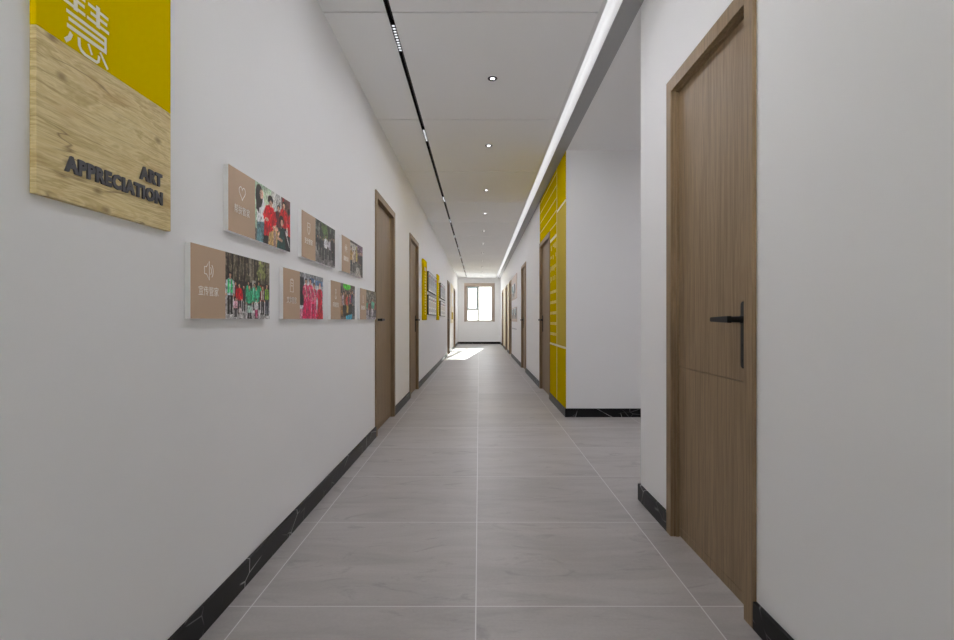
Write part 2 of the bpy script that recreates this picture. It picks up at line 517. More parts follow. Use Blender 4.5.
# ------------------------------------------------------------------ doors
def door(n, side, y0, y1, hand, lever, label):
    """side -1 left wall, +1 right wall; hand = which edge carries the handle; lever = way the grip points"""
    xw = XL if side < 0 else XR
    W = y1 - y0
    root = empty('door_%d' % n, (xw, (y0+y1)/2, 0)); struct(root, label)
    def bx(mb, d0, d1, a, b, z0, z1, mi=0):     # d = distance out of the wall into the corridor
        mb.box(-side*d0, -side*d1, a, b, z0, z1, mi)
    h = W/2
    FT = 0.014
    fr = MB()
    bx(fr, 0, FT, -h, -h+FB, 0, DH); bx(fr, 0, FT, h-FB, h, 0, DH); bx(fr, 0, FT, -h+FB, h-FB, DH-FB, DH)
    fr.build('frame', M['oak'], root, bevel=0.0015)
    lin = MB()   # lining boards of the reveal, with stops
    for s in (-1, 1):
        a = s*(h-FB); b = s*(h-FB+0.018)
        bx(lin, -0.0003, -0.10, a, b, 0, DH-FB+0.018)
        bx(lin, -0.012, -0.0248, s*(h-FB-0.005), a, 0, DH-FB)
    bx(lin, -0.0003, -0.10, -h+FB, h-FB, DH-FB, DH-FB+0.018)
    bx(lin, -0.012, -0.0248, -h+FB+0.005, h-FB-0.005, DH-FB-0.005, DH-FB)
    lin.build('frame_lining', M['oak'], root)
    lf = MB()
    a, b = -h+FB+0.002, h-FB-0.002
    bx(lf, -0.025, -0.061, a, b, 0.008, 0.047); bx(lf, -0.025, -0.061, a, b, 0.0495, 0.7985)
    bx(lf, -0.025, -0.061, a, b, 0.8025, DH-FB-0.002)
    bx(lf, -0.031, -0.055, a+0.01, b-0.01, 0.02, DH-FB-0.02)
    lf.build('leaf', M['oak'], root)
    # long plate handle
    sg = -1 if hand == 'near' else 1
    yh = sg*(h-FB-0.072)
    hp = MB()
    pts = []
    for i in range(9):
        t = math.pi*i/8
        pts.append((yh+0.0155*math.cos(t), 1.086-0.0155+0.0155*math.sin(t)))
    for i in range(9):
        t = math.pi + math.pi*i/8
        pts.append((yh+0.0155*math.cos(t), 0.848+0.0155+0.0155*math.sin(t)))
    xa, xb = sorted((side*0.0252, side*0.017))
    hp.prism(pts, 'X', xa, xb)
    ho = hp.build('handle', M['black_metal'], root, bevel=0.0015)
    ld = 1 if lever == 'far' else -1
    zl = 1.022
    X = lambda d: -side*d
    lv = MB()
    lv.tube([(X(-0.018), yh, zl), (X(-0.010), yh, zl), (X(-0.0095), yh, zl), (X(0.022), yh, zl), (X(0.034), yh, zl)],
            [0.0155, 0.0155, 0.0115, 0.0105, 0.0105], 16)
    lv.prism([(yh - ld*0.012, zl-0.012), (yh - ld*0.012, zl+0.012), (yh+ld*0.05, zl+0.0105), (yh+ld*0.128, zl+0.0085),
              (yh+ld*0.134, zl+0.005), (yh+ld*0.134, zl-0.005), (yh+ld*0.128, zl-0.0085), (yh+ld*0.05, zl-0.0105)],
             'X', *sorted((X(0.026), X(0.042))))
    lo = lv.build('lever', M['black_metal'], ho, bevel=0.002)
    tip = MB()
    tip.box(X(0.030), X(0.038), yh+ld*0.1338, yh+ld*0.1352, zl-0.004, zl+0.004)
    t = tip.build('lever_tip', M['steel'], ho); t['label'] = 'bright steel lever end'
    bolt = MB()
    for zz in (0.875, 0.93):
        bolt.tube([(X(-0.018), yh, zz), (X(-0.0155), yh, zz)], [0.004, 0.004], 10)
    bolt.build('screw', M['black_metal'], ho)
    return root

door(1, 1, *RIGHT_NEAR[0], 'near', 'far', 'brown oak door with black lever nearest on the right wall')
door(2, -1, *LEFT_DOORS[0], 'near', 'far', 'brown oak door beside the tan photo signs on the left wall')
door(3, -1, *LEFT_DOORS[1], 'far', 'near', 'brown oak door before the first yellow banner on the left wall')
door(4, 1, *RIGHT_DOORS[0], 'far', 'near', 'brown oak door set in the yellow wall boards')
door(5, 1, *RIGHT_DOORS[1], 'far', 'near', 'brown oak door next beyond the yellow wall boards')
door(6, -1, *LEFT_DOORS[2], 'near', 'far', 'brown oak door beyond the black framed prints on the left wall')
door(7, -1, *LEFT_DOORS[3], 'near', 'far', 'last brown oak door on the left wall before the window')
door(8, 1, *RIGHT_DOORS[2], 'near', 'far', 'brown oak door just beyond the tan photo poster on the right wall')
door(9, 1, *RIGHT_DOORS[3], 'near', 'far', 'second to last brown oak door on the right wall')
door(10, 1, *RIGHT_DOORS[4], 'near', 'far', 'last brown oak door on the right wall before the window')

# ------------------------------------------------------------------ window
win = empty('window_1', (0, YE, 0)); struct(win, 'bright casement window with taupe casing at the corridor end')
cs = MB()
cs.box(WX0-0.10, WX0, -0.02, 0.0, 0.95, 2.595).box(WX1, WX1+0.10, -0.02, 0.0, 0.95, 2.595).box(WX0, WX1, -0.02, 0.0, WZ1, 2.595)
cs.box(WX0, WX0+0.012, -0.02, 0.20, WZ0, WZ1-0.012).box(WX1-0.012, WX1, -0.02, 0.20, WZ0, WZ1-0.012).box(WX0, WX1, -0.02, 0.20, WZ1-0.012, WZ1)
cs.build('casing', M['taupe'], win, bevel=0.002)
MB().box(WX0-0.03, WX1+0.03, -0.035, -0.0005, WZ0-0.02, WZ0).box(WX0, WX1, -0.001, 0.20, WZ0+0.0002, WZ0+0.012).build('sill', M['sill'], win, bevel=0.002)
MXa, MXb = -0.065, 0.005          # mullion
TZa, TZb = 1.44, 1.50             # transom on the left
fm = MB()
fx0, fx1, fz0, fz1 = WX0+0.012, WX1-0.012, WZ0+0.012, WZ1-0.012
fm.box(fx0, fx0+0.04, 0.12, 0.18, fz0, fz1).box(fx1-0.04, fx1, 0.12, 0.18, fz0, fz1)
fm.box(fx0+0.04, fx1-0.04, 0.12, 0.18, fz0, fz0+0.04).box(fx0+0.04, fx1-0.04, 0.12, 0.18, fz1-0.035, fz1)
fm.box(MXa, MXb, 0.12, 0.18, fz0+0.04, fz1-0.035).box(fx0+0.04, MXa, 0.12, 0.18, TZa, TZb)
fm.build('window_frame', M['alu_pale'], win, bevel=0.002)
sa = MB()
sx0, sx1, sz0, sz1 = fx0+0.04, MXa, TZb, fz1-0.035
sa.box(sx0, sx0+0.022, 0.10, 0.165, sz0, sz1).box(sx1-0.045, sx1, 0.10, 0.165, sz0, sz1)
sa.box(sx0+0.022, sx1-0.045, 0.10, 0.165, sz0, sz0+0.028).box(sx0+0.022, sx1-0.045, 0.10, 0.165, sz1-0.045, sz1)
so = sa.build('sash', M['alu'], win, bevel=0.002); so['label'] = 'blue grey casement sash'
MB().box(sx1-0.022, sx1-0.008, 0.075, 0.10, 1.86, 1.98).build('sash_handle', M['rim'], so, bevel=0.002)
MB().box(sx0+0.022, sx1-0.045, 0.142, 0.148, sz0+0.028, sz1-0.045).build('pane', M['glass'], so)
MB().box(fx0+0.04, MXa, 0.147, 0.153, fz0+0.04, TZa).build('pane', M['glass'], win)
MB().box(MXb, fx1-0.04, 0.147, 0.153, fz0+0.04, fz1-0.035).build('pane', M['glass'], win)

# added window, unseen behind the camera, that lights the near end
def added_window(n, a0, a1, z0, z1, place, label):
    root = empty('window_%d' % n); struct(root, label)
    def bx(mb, u0, u1, d0, d1, q0, q1):
        return mb.box(u0, u1, place[1]+d0, place[1]+d1, q0, q1) if place[0] == 'Y' else mb.box(place[1]+d0, place[1]+d1, u0, u1, q0, q1)
    f = MB(); m = (a0+a1)/2
    bx(f, a0, a0+.05, .05, .11, z0, z1); bx(f, a1-.05, a1, .05, .11, z0, z1)
    bx(f, a0+.05, a1-.05, .05, .11, z0, z0+.05); bx(f, a0+.05, a1-.05, .05, .11, z1-.05, z1); bx(f, m-.025, m+.025, .05, .11, z0+.05, z1-.05)
    f.build('window_frame', M['alu_pale'], root, bevel=0.002)
    for u0, u1 in ((a0+.05, m-.025), (m+.025, a1-.05)):
        p = MB(); bx(p, u0, u1, .077, .083, z0+.05, z1-.05); p.build('pane', M['glass'], root)
added_window(2, BX0, BX1, BZ0, BZ1, ('Y', YB-0.16), 'added unseen window behind the camera')

# ------------------------------------------------------------------ ceiling lights
rail = empty('light_track_rail', ((TX0+TX1)/2, 0, HC))
tag(rail, 'long black recessed light track running down the ceiling', 'light track')
hw = (TX1-TX0)/2 - 0.0005
tr = MB()
tr.box(-hw, -hw+0.003, YB+0.1, YE-0.6, -0.002, 0.05).box(hw-0.003, hw, YB+0.1, YE-0.6, -0.002, 0.05).box(-hw, hw, YB+0.1, YE-0.6, 0.047, 0.05)
tr.build('channel', M['black_matte'], rail)
MB().box(-0.006, 0.006, YB+0.1, YE-0.6, 0.036, 0.0465).build('conductor', M['rim'], rail)
spotproto = None
ordn = ['first', 'second', 'third', 'fourth', 'fifth', 'sixth', 'seventh', 'eighth', 'ninth', 'tenth', 'eleventh', 'twelfth']
for i, y in enumerate((3.44, 5.25, 8.02, 9.77, 11.6, 13.5, 15.4, 17.3, 19.2, 21.0)):
    if spotproto is None:
        s = empty('grille_spotlight', (0, 0, 0))
        MB().box(-hw+0.004, hw-0.004, -0.165, 0.165, 0.004, 0.034).build('housing', M['black_matte'], s, bevel=0.001)
        for k in range(10):
            c = -0.165 + 0.033*(k+0.5)
            MB().box(-hw+0.006, hw-0.006, c-0.0065, c+0.0065, 0.001, 0.0038).build('lamp_cell', M['spot_cell'], s)
        spotproto = s
    else:
        s = copy_tree(spotproto)
    s.location = ((TX0+TX1)/2, y, HC)
    tag(s, '%s black spotlight with lit cells from the front, set in the ceiling track' % ordn[i], 'spotlight', 'spotlights in the ceiling track')

dproto = None
# one more lamp of the row, added unseen to light the near end
DY = [4.0, 5.54, 7.44, 9.08, 10.86, 12.7, 14.4, 16.4, 18.2, 20.0, 21.7]
for i, y in enumerate(DY + [2.25]):
    if dproto is None:
        d = empty('downlight')
        MB().lathe([(0.018, 0.0), (0.036, 0.0), (0.036, -0.003), (0.034, -0.005), (0.018, -0.0035), (0.0155, -0.002), (0.0155, 0.0)], 36).build('rim', M['rim'], d)
        MB().lathe([(0.0001, -0.0012), (0.015, -0.0012), (0.015, -0.0025), (0.0001, -0.0030)], 28).build('lens', M['lens'], d)
        dproto = d
    else:
        d = copy_tree(dproto)
    d.location = (0.10, y, HC)
    if i < len(DY):
        tag(d, '%s round recessed downlight from the front in the ceiling row' % ordn[i], 'downlight', 'downlights along the corridor ceiling')
    else:
        tag(d, 'added unseen downlight just ahead of the camera above the view', 'downlight', 'downlights along the corridor ceiling')
for k, (x, y) in enumerate(((2.7, 4.3),)):  # lobby lamp added out of view for its light
    d = copy_tree(dproto); d.location = (x, y, HC-0.005)
    tag(d, 'added unseen downlight in the side lobby ceiling behind the near right wall', 'downlight')
    if 'group' in d: del d['group']

# ------------------------------------------------------------------ painted photographs
class Pic:
    def __init__(s, w, h, bg):
        s.w, s.h = w*2, h*2
        s.a = np.zeros((s.h, s.w, 3)); s.a[:] = bg
        s.X, s.Y = np.meshgrid((np.arange(s.w)+.5)/s.w, (np.arange(s.h)+.5)/s.h)
        s.asp = h/w
    def put(s, m, c, al=1.0): s.a[m] = s.a[m]*(1-al) + np.array(c, float)*al
    def rect(s, x0, y0, x1, y1, c, al=1.0): s.put((s.X >= x0) & (s.X < x1) & (s.Y >= y0) & (s.Y < y1), c, al)
    def ell(s, cx, cy, rx, ry, c, al=1.0): s.put(((s.X-cx)/rx)**2 + ((s.Y-cy)/ry)**2 < 1, c, al)
    def poly(s, pts, c, al=1.0):
        ins = np.zeros(s.X.shape, bool); n = len(pts)
        for i in range(n):
            (x0, y0), (x1, y1) = pts[i], pts[(i+1) % n]
            if y0 == y1: continue
            c1 = (s.Y < y0) != (s.Y < y1)
            ins ^= c1 & (s.X < (x1-x0)*(s.Y-y0)/(y1-y0)+x0)
        s.put(ins, c, al)
    def line(s, pts, w, c, al=1.0):
        for (x0, y0), (x1, y1) in zip(pts[:-1], pts[1:]):
            dx, dy = (x1-x0)/s.asp, y1-y0; L = math.hypot(dx, dy) or 1e-6
            nx, ny = -dy/L*w/2*s.asp, dx/L*w/2
            s.poly([(x0+nx, y0+ny), (x1+nx, y1+ny), (x1-nx, y1-ny), (x0-nx, y0-ny)], c, al)
    def speck(s, x0, y0, x1, y1, cols, n, rx, ry, rng, al=0.7):
        for _ in range(n):
            s.ell(rng.uniform(x0, x1), rng.uniform(y0, y1), rx*rng.uniform(.5, 1.3), ry*rng.uniform(.5, 1.3), rng.choice(cols), al)
    def person(s, x, foot, hgt, top, bottom, hair=(30, 26, 26), skin=(205, 165, 140), coat=0.55, arms=None, wide=1.0, skirt=False, vest=None):
        k = s.asp*hgt*wide
        y = lambda f: foot - hgt*f
        legtop = 0.50
        if skirt:
            s.poly([(x-.10*k, y(.6)), (x+.10*k, y(.6)), (x+.20*k, y(.02)), (x-.20*k, y(.02))], bottom)
        else:
            s.poly([(x-.11*k, y(legtop+.04)), (x-.005*k, y(legtop+.04)), (x-.02*k, y(.03)), (x-.10*k, y(.03))], bottom)
            s.poly([(x+.005*k, y(legtop+.04)), (x+.11*k, y(legtop+.04)), (x+.10*k, y(.03)), (x+.02*k, y(.03))], bottom)
            s.rect(x-.12*k, y(.04), x-.015*k, y(0), (35, 33, 35)); s.rect(x+.015*k, y(.04), x+.12*k, y(0), (35, 33, 35))
        s.poly([(x-.05*k, y(.86)), (x+.05*k, y(.86)), (x+.14*k, y(.81)), (x+.12*k, y(1-coat)), (x-.12*k, y(1-coat)), (x-.14*k, y(.81))], top)
        if vest:
            s.poly([(x-.10*k, y(.82)), (x-.03*k, y(.84)), (x-.02*k, y(.5)), (x-.11*k, y(.5))], vest)
            s.poly([(x+.10*k, y(.82)), (x+.03*k, y(.84)), (x+.02*k, y(.5)), (x+.11*k, y(.5))], vest)
        for sd in (-1, 1):
            if arms and arms.get(sd):
                s.line([(x+sd*.13*k, y(.79))] + [(x+a*k, y(b)) for a, b in arms[sd]], .065*hgt*wide, top)
                a, b = arms[sd][-1]; s.ell(x+a*k, y(b), .03*k, .03*hgt, skin)
            else:
                s.line([(x+sd*.14*k, y(.80)), (x+sd*.175*k, y(.62)), (x+sd*.165*k, y(.48))], .06*hgt*wide, top)
                s.ell(x+sd*.165*k, y(.46), .028*k, .03*hgt, skin)
        s.rect(x-.03*k, y(.89), x+.03*k, y(.84), skin)
        s.ell(x, y(.945), .075*k, .065*hgt, hair)
        s.ell(x, y(.925), .052*k, .052*hgt, skin)
    def grain(s, amt, rng, cell=2):
        n = rng.normal(0, amt, (s.h//cell+1, s.w//cell+1))
        n = np.repeat(np.repeat(n, cell, 0), cell, 1)[:s.h, :s.w]
        s.a += n[:, :, None]
    def mottle(s, amt, seed):
        g = np.random.default_rng(seed)
        for cw, ch, k in ((4, 6, .6), (2, 3, .5), (9, 14, .5)):
            n = g.normal(0, amt*k, (s.h//ch+1, s.w//cw+1))
            n = np.repeat(np.repeat(n, ch, 0), cw, 1)[:s.h, :s.w]
            s.a *= np.clip(1+n, .3, 1.6)[:, :, None]
        return s
    def done(s):
        a = np.clip(s.a, 0, 255)
        a = (a[0::2, 0::2]+a[1::2, 0::2]+a[0::2, 1::2]+a[1::2, 1::2])/4/255
        return np.where(a <= .04045, a/12.92, ((a+.055)/1.055)**2.4)

def picture(name, pic, w, h, parent, loc):
    """print on a grid of small faces; local x 0..w, y 0..h, facing +z"""
    a = pic.done(); ny, nx = a.shape[:2]
    xs = np.linspace(0, w, nx+1); ys = np.linspace(h, 0, ny+1)
    V = [(x, y, 0.0) for y in ys for x in xs]
    F = [(j*(nx+1)+i, (j+1)*(nx+1)+i, (j+1)*(nx+1)+i+1, j*(nx+1)+i+1) for j in range(ny) for i in range(nx)]
    me = bpy.data.meshes.new(name); me.from_pydata(V, [], F)
    at = me.color_attributes.new('print', 'FLOAT_COLOR', 'CORNER')
    col = np.ones((ny*nx, 4, 4), np.float32); col[:, :, :3] = a.reshape(-1, 1, 3)
    at.data.foreach_set('color', col.ravel())
    me.materials.append(M['picture'])
    o = bpy.data.objects.new(name, me); COL.objects.link(o)
    o.parent = parent; o.location = loc
    return o

def pic_help():
    g = np.random.default_rng(1); p = Pic(84, 64, (214, 214, 208))
    p.rect(0, 0, .42, 1, (190, 214, 190)); p.ell(.3, .2, .13, .2, (214, 232, 205)); p.rect(.55, 0, .72, 1, (196, 196, 194))
    p.rect(.0, .8, 1, 1, (120, 110, 104)); p.rect(.72, 0, 1, .3, (120, 84, 82)); p.rect(.76, 0, .80, .5, (176, 36, 40)); p.rect(.52, .0, .56, .8, (228, 228, 224))
    p.person(.63, .95, .75, (92, 44, 54), (40, 36, 40)); p.person(.80, .98, .90, (200, 26, 40), (52, 40, 48), arms={-1: [(-.2, .6), (-.1, .52)]})
    p.rect(.93, .25, 1, .8, (196, 26, 40)); p.ell(.96, .22, .035, .07, (30, 22, 24))
    p.poly([(.05, .62), (.26, .58), (.24, 1), (.03, 1)], (108, 142, 150))
    p.poly([(.05, .24), (.22, .22), (.26, .62), (.05, .68)], (236, 236, 238)); p.ell(.10, .22, .09, .2, (34, 24, 26)); p.ell(.16, .17, .045, .085, (206, 168, 150))
    p.poly([(.03, .26), (.1, .26), (.1, .52), (.03, .45)], (34, 24, 26))
    p.poly([(.27, .33), (.36, .28), (.49, .31), (.52, .62), (.46, .84), (.22, .86), (.24, .52)], (206, 24, 44))
    p.line([(.5, .36), (.55, .54), (.47, .62)], .09, (206, 24, 44)); p.line([(.28, .38), (.22, .53), (.3, .56)], .08, (206, 24, 44)); p.ell(.30, .56, .05, .035, (206, 168, 150))
    p.ell(.40, .18, .075, .075, (30, 26, 28)); p.rect(.33, .2, .47, .235, (30, 26, 28)); p.ell(.41, .25, .045, .06, (210, 172, 152))
    p.poly([(.22, .86), (.34, .85), (.32, 1), (.2, 1)], (36, 34, 40))
    p.poly([(.36, .78), (.52, .68), (.62, .72), (.62, 1), (.34, 1)], (196, 168, 118)); p.ell(.54, .66, .09, .045, (210, 172, 152)); p.rect(.48, .72, .56, 1, (186, 160, 150))
    p.poly([(.63, .62), (.80, .6), (.86, 1), (.58, 1)], (36, 80, 78)); p.ell(.72, .46, .075, .1, (28, 22, 24)); p.ell(.735, .5, .042, .065, (208, 170, 150)); p.line([(.66, .68), (.6, .82), (.75, .84)], .06, (208, 170, 150))
    p.rect(.86, .7, 1, 1, (40, 36, 40)); p.line([(.84, .62), (.98, .92)], .03, (215, 215, 215))
    p.grain(6, g); return p

def pic_street():
    g = np.random.default_rng(2); p = Pic(72, 56, (88, 90, 88))
    p.speck(0, 0, 1, .5, [(44, 50, 44), (70, 78, 66), (110, 118, 110), (54, 56, 56)], 160, .05, .06, g)
    p.speck(.3, .02, .6, .4, [(96, 122, 72), (120, 142, 92), (76, 100, 56)], 40, .05, .06, g)
    p.poly([(0, 1), (0, .7), (.38, .42), (.55, .42), (1, .8), (1, 1)], (128, 126, 126))
    p.rect(.15, .05, .19, .5, (150, 148, 144)); p.rect(.62, .05, .65, .45, (52, 46, 42)); p.poly([(0, .55), (.3, .42), (.3, .56), (0, .85)], (150, 148, 146))
    for x, f, hh, t, b in ((.10, .72, .36, (60, 60, 66), (40, 40, 44)), (.23, .86, .52, (56, 60, 62), (48, 50, 54)), (.36, .90, .55, (70, 76, 78), (56, 60, 62)), (.5, .86, .60, (222, 222, 226), (70, 74, 76)), (.60, .72, .4, (190, 190, 194), (54, 54, 58)), (.72, .84, .55, (196, 196, 204), (44, 42, 46)), (.83, .82, .58, (52, 44, 48), (34, 32, 36)), (.94, .95, .72, (46, 40, 44), (30, 28, 30))):
        p.person(x, f, hh, t, b, skin=(168, 142, 128))
    p.grain(9, g); return p

def pic_meeting():
    g = np.random.default_rng(3); p = Pic(64, 56, (196, 192, 184))
    p.rect(0, 0, 1, .06, (70, 58, 52)); p.rect(.55, 0, 1, .45, (120, 100, 116)); p.rect(.42, .1, .55, .5, (176, 170, 120)); p.rect(0, .72, 1, 1, (150, 146, 142))
    p.speck(.55, .05, 1, .5, [(150, 120, 140), (88, 74, 88), (170, 150, 160)], 30, .05, .06, g)
    for x, f, hh, t, b in ((.08, .90, .72, (176, 142, 84), (36, 32, 34)), (.26, .92, .66, (190, 176, 160), (44, 40, 42)), (.40, .85, .62, (150, 134, 120), (34, 32, 34)), (.54, .84, .64, (186, 172, 104), (34, 32, 34)), (.68, .88, .66, (84, 60, 72), (34, 32, 34)), (.82, .94, .74, (60, 52, 60), (30, 28, 30)), (.95, .98, .8, (44, 40, 44), (26, 24, 26))):
        p.person(x, f, hh, t, b)
    p.poly([(.4, 1), (.5, .72), (.72, .72), (.8, 1)], (176, 172, 168)); p.grain(9, g); return p

def pic_parade():
    g = np.random.default_rng(4); p = Pic(96, 70, (104, 96, 84))
    p.speck(0, 0, 1, .5, [(82, 74, 64), (128, 120, 104), (66, 58, 52), (146, 138, 122), (98, 92, 78)], 260, .018, .09, g)
    for x in (.05, .14, .25, .33, .40, .62, .68, .9): p.line([(x, .0), (x+.01*math.sin(x*40), .5)], .03, (58, 50, 46))
    p.rect(.50, 0, .545, .5, (150, 142, 130)); p.speck(.7, .02, .9, .3, [(160, 166, 110), (134, 140, 92)], 26, .03, .05, g)
    p.rect(0, .40, 1, .56, (62, 56, 52)); p.rect(.74, .42, .86, .6, (160, 84, 60)); p.rect(.56, .36, .64, .5, (176, 172, 166))
    p.poly([(0, .62), (1, .62), (1, 1), (0, 1)], (190, 188, 190)); p.rect(.12, .58, .95, .68, (110, 102, 100))
    gr = (60, 178, 132)
    for x, f, hh, t, b, v in ((.20, .86, .44, (128, 30, 48), (44, 40, 46), None), (.37, .88, .42, (74, 66, 70), (38, 36, 40), None), (.62, .86, .46, gr, (44, 44, 52), (150, 208, 190)),
        (.48, .84, .46, gr, (44, 44, 52), None), (.72, .84, .48, gr, (40, 40, 48), (60, 178, 132)), (.82, .92, .5, (120, 44, 50), (46, 40, 46), (214, 200, 196)), (.93, .94, .56, (86, 92, 88), (48, 58, 78), (160, 210, 70)),
        (.09, .93, .64, (190, 206, 214), (40, 38, 42), (70, 196, 128)), (.28, .92, .48, (206, 40, 52), (60, 44, 52), None), (.50, 1.0, .56, (80, 190, 146), (64, 60, 70), (70, 186, 140)), (.66, .95, .50, (84, 186, 148), (60, 60, 70), None),
        (.20, .97, .30, (222, 176, 190), (54, 46, 54), None), (.66, 1.0, .34, (226, 224, 226), (206, 60, 120), None), (.29, 1.0, .2, (214, 206, 206), (190, 186, 190), None)):
        p.person(x, f, hh, t, b, vest=v)
    p.poly([(.46, .78), (.55, .78), (.57, .9), (.44, .9)], (196, 222, 214))
    p.grain(7, g); return p

def pic_dance():
    g = np.random.default_rng(5); p = Pic(76, 64, (196, 200, 206))
    p.rect(0, 0, 1, .10, (150, 152, 156)); p.rect(.38, .08, .58, .18, (96, 124, 160)); p.rect(.64, .1, .98, .22, (104, 130, 164)); p.rect(0, .1, .16, .7, (64, 66, 72)); p.rect(.9, .3, 1, .62, (176, 176, 178)); p.rect(0, .78, 1, 1, (206, 150, 168))
    for x, hh in ((.24, .88), (.42, .90), (.58, .82), (.84, .84)):
        p.person(x, 1.0, hh, (214, 84, 120), (208, 24, 98), skirt=True, wide=1.0, skin=(216, 172, 156), arms={1: [(.16, .62), (.04, .58)], -1: [(-.16, .62), (-.04, .56)]})
        p.line([(x-.05, .28), (x+.06, .5)], .035, (226, 196, 190)); p.line([(x+.02, .55), (x+.05, .98)], .03, (232, 120, 164))
    p.poly([(.78, .3), (.92, .3), (.99, 1), (.72, 1)], (190, 20, 62)); p.ell(.85, .2, .035, .06, (216, 172, 156))
    p.line([(.5, .5), (.44, .98)], .02, (226, 170, 180)); p.line([(.7, .5), (.64, .98)], .02, (226, 170, 180)); p.grain(6, g); return p

def pic_class():
    g = np.random.default_rng(6); p = Pic(64, 56, (120, 112, 106))
    p.speck(0, 0, 1, .6, [(90, 82, 78), (150, 130, 116), (104, 98, 96)], 80, .05, .07, g); p.ell(.42, .06, .26, .1, (96, 204, 76)); p.rect(.2, .02, .62, .1, (96, 204, 76)); p.rect(.80, .1, 1, 1, (134, 136, 140))
    p.rect(0, .1, .08, .5, (60, 44, 46))
    for x, f, hh, t, b in ((.07, .95, .7, (200, 160, 140), (150, 110, 60)), (.2, .92, .7, (186, 172, 178), (50, 46, 50)), (.34, .9, .72, (124, 84, 60), (46, 42, 46)), (.46, .88, .62, (214, 92, 82), (200, 170, 90)), (.58, .86, .62, (120, 110, 104), (40, 38, 42)), (.7, .84, .66, (178, 90, 110), (44, 40, 50)), (.82, .86, .72, (62, 74, 104), (44, 46, 60)), (.93, .9, .7, (130, 132, 136), (70, 70, 76))):
        p.person(x, f, hh, t, b)
    p.poly([(.2, .86), (.76, .78), (.76, .84), (.2, .94)], (36, 32, 34)); p.poly([(.36, .9), (.78, .84), (.8, 1), (.36, 1)], (76, 168, 196)); p.grain(8, g); return p

def pic_volunteers():
    g = np.random.default_rng(8); p = Pic(64, 56, (124, 118, 108))
    p.speck(0, 0, 1, .5, [(100, 96, 84), (146, 140, 126), (84, 78, 70), (164, 160, 148)], 120, .05, .07, g); p.rect(0, .62, 1, 1, (172, 166, 172)); p.speck(0, .75, 1, 1, [(120, 112, 124), (196, 190, 196)], 40, .06, .05, g)
    for x, f, hh, t, b in ((.08, .86, .5, (78, 158, 130), (60, 56, 64)), (.28, .9, .52, (150, 50, 66), (60, 50, 58)), (.4, .9, .55, (110, 64, 70), (52, 48, 54)), (.62, .92, .66, (96, 182, 156), (210, 206, 210)), (.78, .9, .6, (96, 176, 150), (56, 54, 60)), (.92, .92, .6, (160, 90, 80), (54, 50, 56))):
        p.person(x, f, hh, t, b)
    p.grain(8, g); return p

# ------------------------------------------------------------------ photo signs on the left wall
def circ(cx, cy, r, a0=0, a1=360, n=14): return [(cx+r*math.cos(R(a0+(a1-a0)*i/n)), cy+r*math.sin(R(a0+(a1-a0)*i/n))) for i in range(n+1)]
def heart():
    pts = []
    for i in range(37):
        t = 2*math.pi*i/36
        pts.append((16*math.sin(t)**3/17*.022, (13*math.cos(t)-5*math.cos(2*t)-2*math.cos(3*t)-math.cos(4*t))/17*.0225))
    return [(pts, None)]
ICONS = {
 'heart': heart(),
 'speaker': [([(-.022, .009), (-.012, .009), (.002, .024), (.002, -.024), (-.012, -.009), (-.022, -.009), (-.022, .009)], None), (circ(.002, 0, .011, -55, 55, 8), None), (circ(.002, 0, .020, -50, 50, 8), None)],
 'shield': [([(-.016, .021), (.016, .021), (.016, -.004), (.010, -.016), (0, -.023), (-.010, -.016), (-.016, -.004), (-.016, .021)], None), ([(-.008, .006), (.010, .006)], None)],
 'people': [(circ(0, .012, .009), None), (circ(0, -.022, .018, 15, 165, 10), None), (circ(.015, .004, .006), None), (circ(-.015, .004, .006), None)],
 'notebook': [([(-.016, .022), (.016, .022), (.016, -.022), (-.016, -.022), (-.016, .022)], None), ([(-.008, .010), (.008, .010)], None), ([(-.008, 0.0), (.008, 0.0)], None), ([(-.006, .027), (-.006, .018)], None), ([(.006, .027), (.006, .018)], None)],
 'leaf': [(circ(0, .012, .010), None), ([(0, .002), (0, -.022)], None), (circ(0, -.010, .014, 180, 360, 10), None)],
 'hand': [(circ(0, .010, .009), None), ([(-.014, -.022), (-.012, -.006), (.012, -.006), (.014, -.022), (-.014, -.022)], None)],
}
SH, SW, SPL = 0.236, 0.626, 0.228
def photo_sign(y, z, pic, icon, words, label):
    root = empty('photo_sign', (XL, y, z), ROT_L)
    tag(root, label, 'sign', 'photo signs on the left wall')
    MB().box(0, SW, 0, SH, 0.0005, 0.018).build('backing_board', M['acrylic'], root, bevel=0.001)
    MB().box(0.0005, SPL, 0.0005, SH-0.0005, 0.018, 0.0188).build('caption_panel', M['tan'], root)
    pic.a = (pic.a-128)*1.12+118
    pic.mottle(0.18, len(label))
    picture('photograph', pic, SW-SPL-0.001, SH-0.001, root, (SPL, 0.0005, 0.0187))
    strokes('icon', [([(x*1.3, y*1.3) for x, y in p], w) for p, w in ICONS[icon]], 0.0032, M['white_print'], root, (0.112, 0.158, 0.0188), 0.0004)
    text_mesh('caption', words, 0.0335, 0.0002, M['white_print'], root, (0.111, 0.078, 0.0194), 0.0, 'CENTER')
    return root
PT = 0.7905
photo_sign(1.913, 1.338, pic_help(), 'heart', '帮扶管家', 'tan sign with heart icon and photo of people in red, topmost row')
photo_sign(1.913+PT, 1.338, pic_street(), 'shield', '安全管家', 'tan sign with shield icon and grey street photo, upper row')
photo_sign(1.913+2*PT, 1.338, pic_meeting(), 'people', '调解管家', 'tan sign with dark photo of a standing group, upper row nearest the door')
photo_sign(1.6625, 1.024, pic_parade(), 'speaker', '宣传管家', 'tan sign with loudspeaker icon and photo of group in green vests')
photo_sign(1.6625+PT-0.004, 1.024, pic_dance(), 'notebook', '文体管家', 'tan sign with photo of dancers in magenta dresses, lower row')
